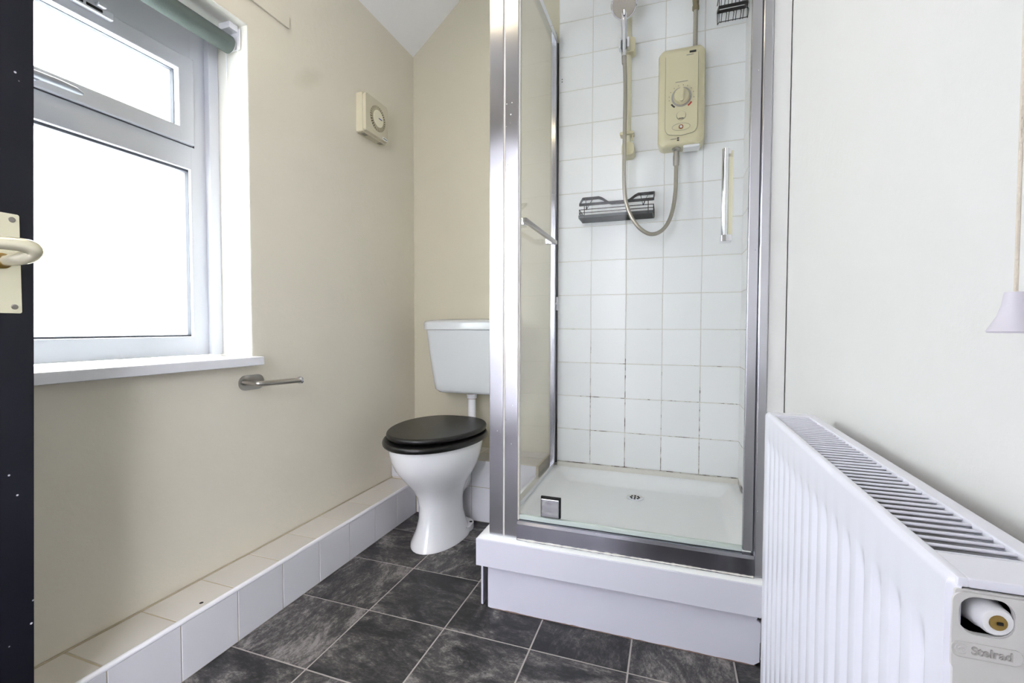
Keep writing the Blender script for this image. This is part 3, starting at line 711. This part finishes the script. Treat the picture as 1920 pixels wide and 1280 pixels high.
bm = B(); ring_prism(bm, circ(DX, 1.6805, 0.0178), circ(DX, 1.6805, 0.0166), 'y', YE - 0.0006, YE); ring_prism(bm, circ(DX, 1.637, 0.034, 0.0145, 32), circ(DX, 1.637, 0.0328, 0.0134, 32), 'y', YE - 0.0007, YE); obj('button_outline', bm, 'grey', es)
bm = B(); lathe(bm, (DX, YE, 1.637), (0, -1, 0), [(0, 0.0085), (0.002, 0.0085), (0.003, 0.0055)], 20); btn = obj('start_button', bm, 'rust', es)
bm = B(); lathe(bm, (DX, YE - 0.003, 1.637), (0, -1, 0), [(0, 0.0052), (0.002, 0.004)], 16); obj('button_cap', bm, 'white', btn)
bm = B(); box(bm, 1.262, 1.325, -0.068, -0.012, 1.5605, 1.5735, 0.005); obj('scale_crust', bm, 'white', es)
bm = B(); lathe(bm, (1.2375, -0.045, 1.570), (0, 0, -1), [(0, 0.0165), (0.006, 0.0165), (0.012, 0.011), (0.030, 0.011)], 20); obj('outlet', bm, 'steel', es)

sp = thing('supply_pipe', 'grey water pipe rising from the cream shower unit to the ceiling', 'pipe', (1.303, -0.035, 1.955))
bm = B(); tube(bm, [(1.303, -0.035, 1.9545), (1.303, -0.035, 2.5)], 0.0085, 14); obj('pipe', bm, 'hose', sp)
bm = B(); lathe(bm, (1.303, -0.035, 2.105), (0, 0, 1), [(0, 0.010), (0.003, 0.013), (0.018, 0.013), (0.021, 0.011), (0.04, 0.0125), (0.06, 0.0125)], 8); obj('coupling', bm, 'coupling', sp)

# riser rail with its brackets and slider
rr_ = thing('riser_rail', 'cream shower riser rail fixed to the tiles left of shower unit', 'shower rail', (1.046, -0.045, 1.57))
RXX, RYY = 1.048, -0.045
bm = B(); tube(bm, [(RXX, RYY, 1.585), (RXX, RYY, 2.26)], 0.0115, 16); obj('tube', bm, 'cream2', rr_)
def end_bracket(z0, z1):
    b = B(); prism(b, rrect(RXX - 0.0, (z0 + z1) / 2, 0.050, z1 - z0, 0.012), 'y', -0.064, -0.0005, 0.004); return obj('rail_bracket', b, 'cream', rr_)
end_bracket(1.560, 1.612); end_bracket(2.215, 2.265)
bm = B(); prism(bm, rrect(RXX - 0.004, 1.650, 0.058, 0.012, 0.005), 'y', -0.066, -0.026, 0.002); lathe(bm, (RXX + 0.018, -0.05, 1.62), (0, 0, 1), [(0, 0.003), (0.034, 0.003)], 8); obj('hose_ring', bm, 'cream', rr_)
bm = B(); prism(bm, rrect(RXX - 0.002, 2.000, 0.056, 0.058, 0.008), 'y', -0.075, -0.028, 0.003); sl = obj('slider', bm, 'cream', rr_)
for s in (-1, 1):
    bm = B(); box(bm, 1.033 + s * 0.0165 - 0.0045, 1.033 + s * 0.0165 + 0.0045, -0.105, -0.073, 1.975, 2.015, 0.002); obj('handset_clip', bm, 'chrome2', sl)

# handset and hose
sh = thing('hand_shower', 'chrome hand shower with round grey face held on the rail', 'shower head', (1.033, -0.095, 1.96))
bm = B(); tube(bm, [(1.033, -0.088, 1.948), (1.033, -0.089, 1.975), (1.033, -0.090, 2.05), (1.033, -0.092, 2.08), (1.033, -0.097, 2.105), (1.033, -0.104, 2.128)], [0.008, 0.0105, 0.012, 0.013, 0.014, 0.016], 18); obj('handle', bm, 'chrome2', sh)
HC, HA = Vector((1.033, -0.118, 2.134)), Vector((0.0, -0.80, -0.60))
bm = B(); lathe(bm, HC - HA.normalized() * 0.018, HA, [(0, 0.016), (0.006, 0.038), (0.014, 0.049), (0.022, 0.051), (0.026, 0.048)], 36); head = obj('head', bm, 'chrome2', sh)
bm = B(); lathe(bm, HC + HA.normalized() * 0.0072, HA, [(0, 0.046), (0.002, 0.0455)], 36); face = obj('spray_face', bm, 'hose', sh)
bm = B(); u_, w_ = frame_of(HA)
for r, n in ((0.013, 6), (0.025, 12), (0.038, 18)):
    for k in range(n):
        a = 2 * math.pi * k / n; lathe(bm, HC + HA.normalized() * 0.0090 + (u_ * math.cos(a) + w_ * math.sin(a)) * r, HA, [(0, 0.0018), (0.0016, 0.0012)], 6)
obj('nozzle', bm, 'grey', face)

hs = thing('shower_hose', 'grey flexible hose looping from the unit down and up to handset', 'hose', (1.14, -0.07, 1.24))
HP = [(1.033, -0.088, 1.950), (1.035, -0.089, 1.925), (1.039, -0.095, 1.828), (1.040, -0.105, 1.717), (1.040, -0.114, 1.587), (1.040, -0.119, 1.459), (1.047, -0.120, 1.362), (1.072, -0.118, 1.290), (1.108, -0.112, 1.242), (1.149, -0.100, 1.222), (1.191, -0.090, 1.240), (1.220, -0.078, 1.293), (1.235, -0.062, 1.380), (1.2375, -0.048, 1.479), (1.2375, -0.045, 1.535)]
bm = B(); tube(bm, catmull(HP, 12), 0.0078, 12); obj('hose', bm, 'hose', hs)
bm = B(); lathe(bm, (1.2375, -0.045, 1.500), (0, 0, 1), [(0, 0.0085), (0.004, 0.0115), (0.040, 0.0125)], 16); obj('hose_nut', bm, 'steel', hs); bm = B(); lathe(bm, (1.033, -0.088, 1.918), (0, 0, 1), [(0, 0.0085), (0.004, 0.0095), (0.030, 0.0105)], 16); obj('hose_nut', bm, 'steel', hs)

# wire caddies
ca = thing('wire_caddy', 'long black wire shower caddy with wavy rim under the unit', 'caddy', (1.0, -0.05, 1.31))
CX0, CX1, CB, CF = 0.853, 1.154, -0.006, -0.100
def strip(bm, pts, t=0.0022, h=0.011):
    for a, b in zip(pts, pts[1:]):
        a, b = Vector(a), Vector(b); d = (b - a).normalized(); n = d.cross(Vector((0, 0, 1))).normalized() * t
        vs = [bm.verts.new(p + s * n + Vector((0, 0, q))) for p in (a, b) for s in (-1, 1) for q in (-h / 2, h / 2)]
        for f in ((0, 1, 3, 2), (4, 6, 7, 5), (0, 4, 5, 1), (2, 3, 7, 6), (0, 2, 6, 4), (1, 5, 7, 3)): bm.faces.new([vs[k] for k in f])
bm = B()
zt = 1.412; zd = 1.384
back = [(CX0, CB, zt), (CX0 + 0.070, CB, zt), (CX0 + 0.085, CB, zt - 0.006), (CX0 + 0.110, CB, zd + 0.004), (CX0 + 0.125, CB, zd), (CX0 + 0.185, CB, zd), (CX0 + 0.200, CB, zd + 0.006), (CX0 + 0.222, CB, zt - 0.006), (CX0 + 0.235, CB, zt), (CX1, CB, zt)]
strip(bm, back, 0.002, 0.012); strip(bm, [(CX0, CB, zt), (CX0 + 0.004, CF, 1.362)], 0.002, 0.011); strip(bm, [(CX1, CB, zt), (CX1, CF, 1.362)], 0.002, 0.011); strip(bm, [(CX0 + 0.004, CF, 1.362), (CX1, CF, 1.362)], 0.002, 0.011)
obj('rim_band', bm, 'black', ca)
bm = B(); w = 0.0016
for z in (1.341, 1.328):
    tube(bm, [(CX0 + 0.003, CB, z), (CX0 + 0.003, CF, z), (CX0 + 0.012, CF - 0.003, z), (CX1 - 0.010, CF - 0.003, z), (CX1, CF, z), (CX1, CB, z)], w, 6)
for x in (CX0 + 0.003, CX1): 
    for k in range(5): y = CB + (CF - CB) * k / 4; tube(bm, [(x, y, 1.343), (x, y, 1.310)], w, 6)
for x in (CX0 + 0.025, CX1 - 0.020): tube(bm, [(x, CF - 0.004, 1.362), (x, CF - 0.004, 1.303)], w, 6)
obj('side_wire', bm, 'black', ca)
bm = B(); box(bm, CX0, CX1, CF - 0.003, CF + 0.001, 1.306, 1.318); box(bm, CX0, CX1, CB - 0.003, CB, 1.306, 1.316); box(bm, CX0, CX0 + 0.004, CF, CB, 1.306, 1.316); box(bm, CX1 - 0.004, CX1, CF, CB, 1.306, 1.316)
for k in range(11): y = CB + (CF - CB) * (k + 0.5) / 11; tube(bm, [(CX0, y, 1.309), (CX1, y, 1.309)], 0.0016, 6)
obj('basket_floor', bm, 'wire_grey', ca)
bm = B()
for x, s in ((CX0 + 0.025, 1), (CX1 - 0.045, -1)):
    tube(bm, [(x - 0.012, CB - 0.004, zt), (x + 0.004, CF + 0.02, 1.345), (x + 0.012, CF, 1.362)], 0.0014, 6); tube(bm, [(x + 0.022, CB - 0.004, zt), (x + 0.004, CF + 0.02, 1.345)], 0.0014, 6)
obj('brace_wire', bm, 'black', ca)

cb = thing('hanging_caddy', 'black wire caddy with hooks high in the shower right corner', 'caddy', (1.43, -0.05, 2.05))
bm = B(); QX0, QX1 = 1.384, 1.482
strip(bm, [(QX0, -0.085, 2.066), (QX1, -0.085, 2.066)], 0.002, 0.011); strip(bm, [(QX0, -0.085, 2.066), (QX0, -0.004, 2.10)], 0.002, 0.011); strip(bm, [(QX1, -0.085, 2.066), (QX1, -0.004, 2.10)], 0.002, 0.011); strip(bm, [(QX0, -0.004, 2.10), (QX1, -0.004, 2.10)], 0.002, 0.011)
obj('rim_band', bm, 'black', cb)
bm = B(); tube(bm, [(QX0, -0.080, 2.062), (QX0 + 0.002, -0.070, 2.020), (QX1, -0.070, 2.020), (QX1, -0.080, 2.062)], 0.0017, 6); tube(bm, [(QX0, -0.004, 2.10), (QX0 + 0.001, -0.006, 2.05), (QX0 + 0.002, -0.070, 2.020)], 0.0017, 6); obj('lower_wire', bm, 'black', cb)
for k in range(4):
    x = QX0 + 0.012 + 0.025 * k
    bm = B(); tube(bm, [(x - 0.004, -0.074, 2.014)] + [(x + 0.007 + 0.0085 * math.cos(math.radians(a)), -0.076, 2.044 + 0.0085 * math.sin(math.radians(a))) for a in range(180, -1, -30)] + [(x + 0.012, -0.074, 2.014)], 0.0014, 6)
    obj('hook', bm, 'black', cb)
bm = B()
for k in range(8): x = QX0 + 0.006 + 0.0125 * k; tube(bm, [(x, -0.085, 2.066), (x + 0.004, -0.085, 2.125)], 0.0014, 6)
tube(bm, [(QX0, -0.004, 2.125), (QX0, -0.085, 2.125), (QX1, -0.085, 2.125), (QX1, -0.004, 2.125)], 0.0018, 6); tube(bm, [(QX0, -0.085, 2.066), (QX0, -0.085, 2.125)], 0.0016, 6)
obj('upper_wire', bm, 'black', cb)

# ------------------------------------------------------------------ extractor fan
fan = thing('extractor_fan', 'square cream extractor fan with round grille high on left wall', 'fan', (0.0, -0.36, 1.645))
FY0, FY1, FZ0, FZ1, FD = -0.442, -0.280, 1.645, 1.806, 0.044
bm = B(); prism(bm, rrect((FY0 + FY1) / 2, (FZ0 + FZ1) / 2, FY1 - FY0, FZ1 - FZ0, 0.006), 'x', 0.0003, 0.030, 0.002); obj('housing', bm, 'fan', fan)
bm = B(); FCY, FCZ = -0.357, 1.727; fo = rrect((FY0 + FY1) / 2, (FZ0 + FZ1) / 2 + 0.002, FY1 - FY0 - 0.008, FZ1 - FZ0 - 0.010, 0.008, 8)
prism(bm, fo, 'x', 0.030, FD, 0.003); obj('cover', bm, 'fan', fan)
bm = B(); ring_prism(bm, circ(FCY, FCZ, 0.0515, n=40), circ(FCY, FCZ, 0.034, n=40), 'x', FD - 0.001, FD + 0.0006); gr = obj('grille', bm, 'brown', fan, flatshade=True)
bm = B()
for k in range(30):
    a = 2 * math.pi * k / 30; c, s = math.cos(a), math.sin(a); t = 0.0028
    o = [(FCY + r * c + q * s * t, FCZ + r * s - q * c * t) for r, q in ((0.034, 1), (0.0525, 1), (0.0525, -1), (0.034, -1))]
    prism(bm, o, 'x', FD, FD + 0.0022)
obj('grille_vane', bm, 'vane', gr, flatshade=True)
bm = B(); lathe(bm, (FD, FCY, FCZ), (1, 0, 0), [(0, 0.0345), (0.004, 0.0345), (0.006, 0.031)], 36); obj('centre_disc', bm, 'cream2', fan)
bm = B(); prism(bm, rrect(FCY + 0.010, FCZ + 0.001, 0.024, 0.004, 0.0015), 'x', FD + 0.006, FD + 0.0066); obj('print_mark', bm, 'blue', fan)
bm = B(); prism(bm, rrect(FY1 - 0.026, FZ0 + 0.016, 0.034, 0.011, 0.002), 'x', FD, FD + 0.0006); lab = obj('label', bm, 'white', fan)
bm = B(); prism(bm, rrect(FY1 - 0.026, FZ0 + 0.016, 0.026, 0.003, 0.001), 'x', FD + 0.0006, FD + 0.001); obj('print_mark', bm, 'navy', lab)
bm = B(); box(bm, 0.010, 0.026, -0.425, -0.400, FZ0 - 0.0015, FZ0 + 0.001); obj('bottom_slot', bm, 'grey', fan); bm = B(); box(bm, 0.012, 0.030, -0.320, -0.300, FZ0 - 0.0015, FZ0 + 0.001); obj('bottom_slot', bm, 'grey', fan)

# ------------------------------------------------------------------ toilet roll holder
th = thing('toilet_roll_holder', 'empty brushed steel toilet roll holder on wall below window sill', 'holder', (0.0, -0.956, 0.677))
bm = B(); prism(bm, rrect(-0.956, 0.677, 0.088, 0.046, 0.0225, 10), 'x', 0.0003, 0.005, 0.001); obj('backplate', bm, 'steel', th)
bm = B(); tube(bm, catmull([(0.005, -0.984, 0.680), (0.030, -0.983, 0.679), (0.050, -0.981, 0.678), (0.060, -0.974, 0.677), (0.0615, -0.95, 0.676), (0.062, -0.823, 0.671)], 5), 0.0082, 14); obj('arm', bm, 'steel', th)
bm = B(); lathe(bm, (0.062, -0.825, 0.671), (0, 1, 0), [(0, 0.0115), (0.003, 0.0130), (0.006, 0.0130), (0.008, 0.0105)], 20); obj('end_cap', bm, 'chrome2', th)

# ------------------------------------------------------------------ radiator
rad = thing('radiator', 'white panel radiator with ribbed front and top grille on right wall', 'radiator', (1.425, -1.39, 0.10))
RX0, RX1, RY0, RY1, RZ0, RZ1 = 1.3860, 1.4600, -1.680, -1.110, 0.10, 0.700
bm = B()
pitch = 0.0333; prof = [(-0.5, 0.0), (-0.32, 0.0), (-0.24, 0.0008), (-0.12, 0.0034), (0.0, 0.0042), (0.12, 0.0034), (0.24, 0.0008), (0.32, 0.0)]
yl = [RY0 + 0.004, RY0 + 0.012]; dl = [0.0, 0.0]
nfl = int((RY1 - RY0 - 0.03) / pitch); ys0 = RY0 + 0.018 + pitch / 2
for k in range(nfl):
    for t, d in prof: yl.append(ys0 + pitch * (k + t)); dl.append(d)
yl += [RY1 - 0.004]; dl += [0.0]
zl = [(RZ0, 0.006, 0), (RZ0 + 0.004, 0, 0), (RZ0 + 0.030, 0, 0), (RZ0 + 0.048, 0, 1), (RZ1 - 0.068, 0, 1), (RZ1 - 0.052, 0, 0.5), (RZ1 - 0.040, 0, 0), (RZ1 - 0.006, 0, 0), (RZ1 - 0.0015, 0.002, 0), (RZ1, 0.006, 0)]
rows = [[bm.verts.new((RX0 + ex + d * on, y, z)) for y, d in zip(yl, dl)] for z, ex, on in zl]
for a, b in zip(rows, rows[1:]):
    for k in range(len(a) - 1): bm.faces.new((a[k], a[k + 1], b[k + 1], b[k]))
for s, e in ((0, 1), (-1, -1)):
    v = [r[s] for r in rows]; q = [bm.verts.new((p.co.x + 0.006, p.co.y + (-0.004 if s == 0 else 0.004), p.co.z)) for p in v]
    for k in range(len(v) - 1): bm.faces.new((v[k], v[k + 1], q[k + 1], q[k]))
obj('front_panel', bm, 'rad', rad, ang=50)
bm = B(); box(bm, RX1 - 0.008, RX1, RY0 + 0.004, RY1 - 0.004, RZ0, RZ1 - 0.016, 0.003); obj('rear_panel', bm, 'rad', rad)
bm = B()
for k in range(int((RY1 - RY0 - 0.04) / 0.025)): y = RY0 + 0.02 + 0.025 * k; box(bm, RX0 + 0.010, RX1 - 0.010, y, y + 0.002, RZ0 + 0.05, RZ1 - 0.045)
obj('convector_fin', bm, 'rad_in', rad, flatshade=True)
GX0, GX1, GY0, GY1 = RX0 + 0.010, RX1 - 0.014, RY0 + 0.036, RY1 - 0.030
bm = B()
box(bm, RX0 + 0.004, GX0, RY0, RY1, RZ1 - 0.006, RZ1, 0.0015); box(bm, GX1, RX1, RY0, RY1, RZ1 - 0.006, RZ1, 0.0015); box(bm, GX0 - 0.001, GX1 + 0.001, RY0, GY0, RZ1 - 0.006, RZ1, 0.0015); box(bm, GX0 - 0.001, GX1 + 0.001, GY1, RY1, RZ1 - 0.006, RZ1, 0.0015)
box(bm, RX1 - 0.002, RX1, RY0, RY1, RZ1 - 0.020, RZ1 - 0.001); gr = obj('top_grille', bm, 'rad', rad)
sm = B(); box(sm, GX0 - (GX0 + GX1) / 2 - 0.001, GX1 - (GX0 + GX1) / 2 + 0.001, -0.0030, 0.0030, -0.0012, 0.0012, 0.0006, 1)
me = bpy.data.meshes.new('slat'); sm.to_mesh(me); sm.free(); me.materials.append(M_['rad'])
ns = 41
for k in range(ns): piece('slat', me, gr, ((GX0 + GX1) / 2, GY0 + (GY1 - GY0) * (k + 0.5) / ns, RZ1 - 0.0034), (math.radians(-28), 0, 0))
for y0, y1, sg in ((RY0, RY0 + 0.002, -1), (RY1 - 0.002, RY1, 1)):
    bm = B()
    if sg < 0:
        hc = (1.4035, 0.6785); ring_prism(bm, [p for p in rrect(1.4235, 0.3968, 0.0690, 0.5930, 0.002, 6)], [p for p in rrect(hc[0], hc[1], 0.0255, 0.0225, 0.0085, 6)], 'y', y0, y1)
    else: box(bm, RX0 + 0.004, RX1 - 0.001, y0, y1, RZ0, RZ1 - 0.006)
    side = obj('end_cover', bm, 'rad_side', rad)
    if sg < 0:
        bm = B(); ring_prism(bm, rrect(1.4205, 0.6670, 0.0660, 0.0500, 0.006, 6), rrect(hc[0], hc[1], 0.0260, 0.0230, 0.0087, 6), 'y', y0 - 0.0012, y0 + 0.0004); pl = obj('valve_plate', bm, 'rad_side', side)
        bm = B(); box(bm, RX0 + 0.006, RX1 - 0.004, y0 + 0.030, y0 + 0.032, RZ0 + 0.3, RZ1 - 0.008); obj('cavity_shade', bm, 'dark', side)  # black sheet stands in for the shade inside the valve hole
# end valve cap
VX, VZ = 1.4065, 0.6765
bm = B(); lathe(bm, (VX - 0.001, RY0 + 0.030, VZ + 0.001), (0.10, -1, -0.02), [(0, 0.0112), (0.012, 0.0112), (0.014, 0.0102), (0.022, 0.0098), (0.024, 0.0090), (0.030, 0.0086), (0.0315, 0.0076)], 24); vc = obj('valve_cap', bm, 'white', rad)
bm = B(); lathe(bm, (VX + 0.0021, RY0 - 0.0014, VZ + 0.0003), (0.10, -1, -0.02), [(0, 0.0045), (0.0008, 0.0043)], 18); scw = obj('plug_screw', bm, 'brass2', vc)
bm = B(); box(bm, VX + 0.0012, VX + 0.0040, RY0 - 0.0028, RY0 - 0.0018, VZ - 0.0005, VZ + 0.0010); obj('screw_slot', bm, 'dark', scw)
# embossed logo pill and lettering on the end cover
bm = B(); zz = 0.6573
ring_prism(bm, rrect(1.4040, zz, 0.0335, 0.0098, 0.004, 6), rrect(1.4040, zz, 0.0329, 0.0092, 0.0037, 6), 'y', RY0 - 0.0018, RY0 - 0.0011)
for a0, a1, r in ((30, 320, 0.0030), (-60, 200, 0.0014)):
    pts = [(1.3922 + r * math.cos(math.radians(a0 + (a1 - a0) * k / 14)), RY0 - 0.0014, zz + r * math.sin(math.radians(a0 + (a1 - a0) * k / 14))) for k in range(15)]
    tube(bm, pts, 0.00035, 5)
obj('logo_outline', bm, 'rad_side', side)
cu = bpy.data.curves.new('lettering', 'FONT'); cu.body = 'Stelrad'; cu.size = 0.0068; cu.extrude = 0.0005; cu.align_x = 'LEFT'; cu.align_y = 'CENTER'
cu.offset = 0.00012; cu.materials.append(M_['letter'])
near = [o for o in rad.children if o.name.startswith('end_cover')][0]
tmp = bpy.data.objects.new('lettering', cu); tme = bpy.data.meshes.new_from_object(tmp); bpy.data.objects.remove(tmp)
tx = bpy.data.objects.new('lettering', tme); COL.objects.link(tx); tx.parent = near; tx['kind'] = 'stuff'
tx.location = Vector((1.3968, RY0 - 0.0014, zz)) - origin_of(near); tx.rotation_euler = (math.pi / 2, 0, 0)
for o in list(bpy.data.objects):
    if o.name.startswith('logo_outline'): o.parent = near
for y in (RY0 + 0.10, RY1 - 0.10):
    bm = B(); box(bm, RX1 - 0.002, RW - 0.0002, y - 0.015, y + 0.015, 0.45, 0.56); obj('wall_bracket', bm, 'rad', rad)
for y in (RY0 + 0.05, RY1 - 0.05):
    bm = B(); tube(bm, [(1.425, y, 0.0), (1.425, y, RZ0 + 0.01)], 0.0075, 12); obj('pipe_tail', bm, 'white', rad)

# ------------------------------------------------------------------ light pull
pc = thing('pull_cord', 'cream light pull cord with bell shaped end beside right wall', 'light pull', (1.4555, -1.6, 0.846))
bm = B(); tube(bm, [(1.4555, -1.6, 0.872), (1.4545, -1.6, 1.4), (1.4535, -1.6, 2.5)], 0.00125, 8); obj('cord', bm, 'cord', pc)
bm = B(); lathe(bm, (1.4555, -1.6, 0.846), (0, 0, 1), [(0.001, 0.0120), (0, 0.0138), (0.0012, 0.0146), (0.006, 0.0122), (0.012, 0.0092), (0.020, 0.0070), (0.027, 0.0062), (0.029, 0.0056), (0.029, 0.001)], 28); obj('bell', bm, 'bell', pc)

# small or countless pieces that stay joined
for o in bpy.data.objects:
    if o.parent is not None and o.name.split('.')[0] in ('print_mark', 'vent_slot', 'dial_tick', 'nozzle', 'drain_hole', 'convector_fin', 'grille_vane', 'bead_chain', 'rust_ring', 'side_wire', 'brace_wire', 'upper_wire', 'basket_floor', 'logo_outline', 'button_outline') or (o.name == 'screw_hole'):
        o['kind'] = 'stuff'
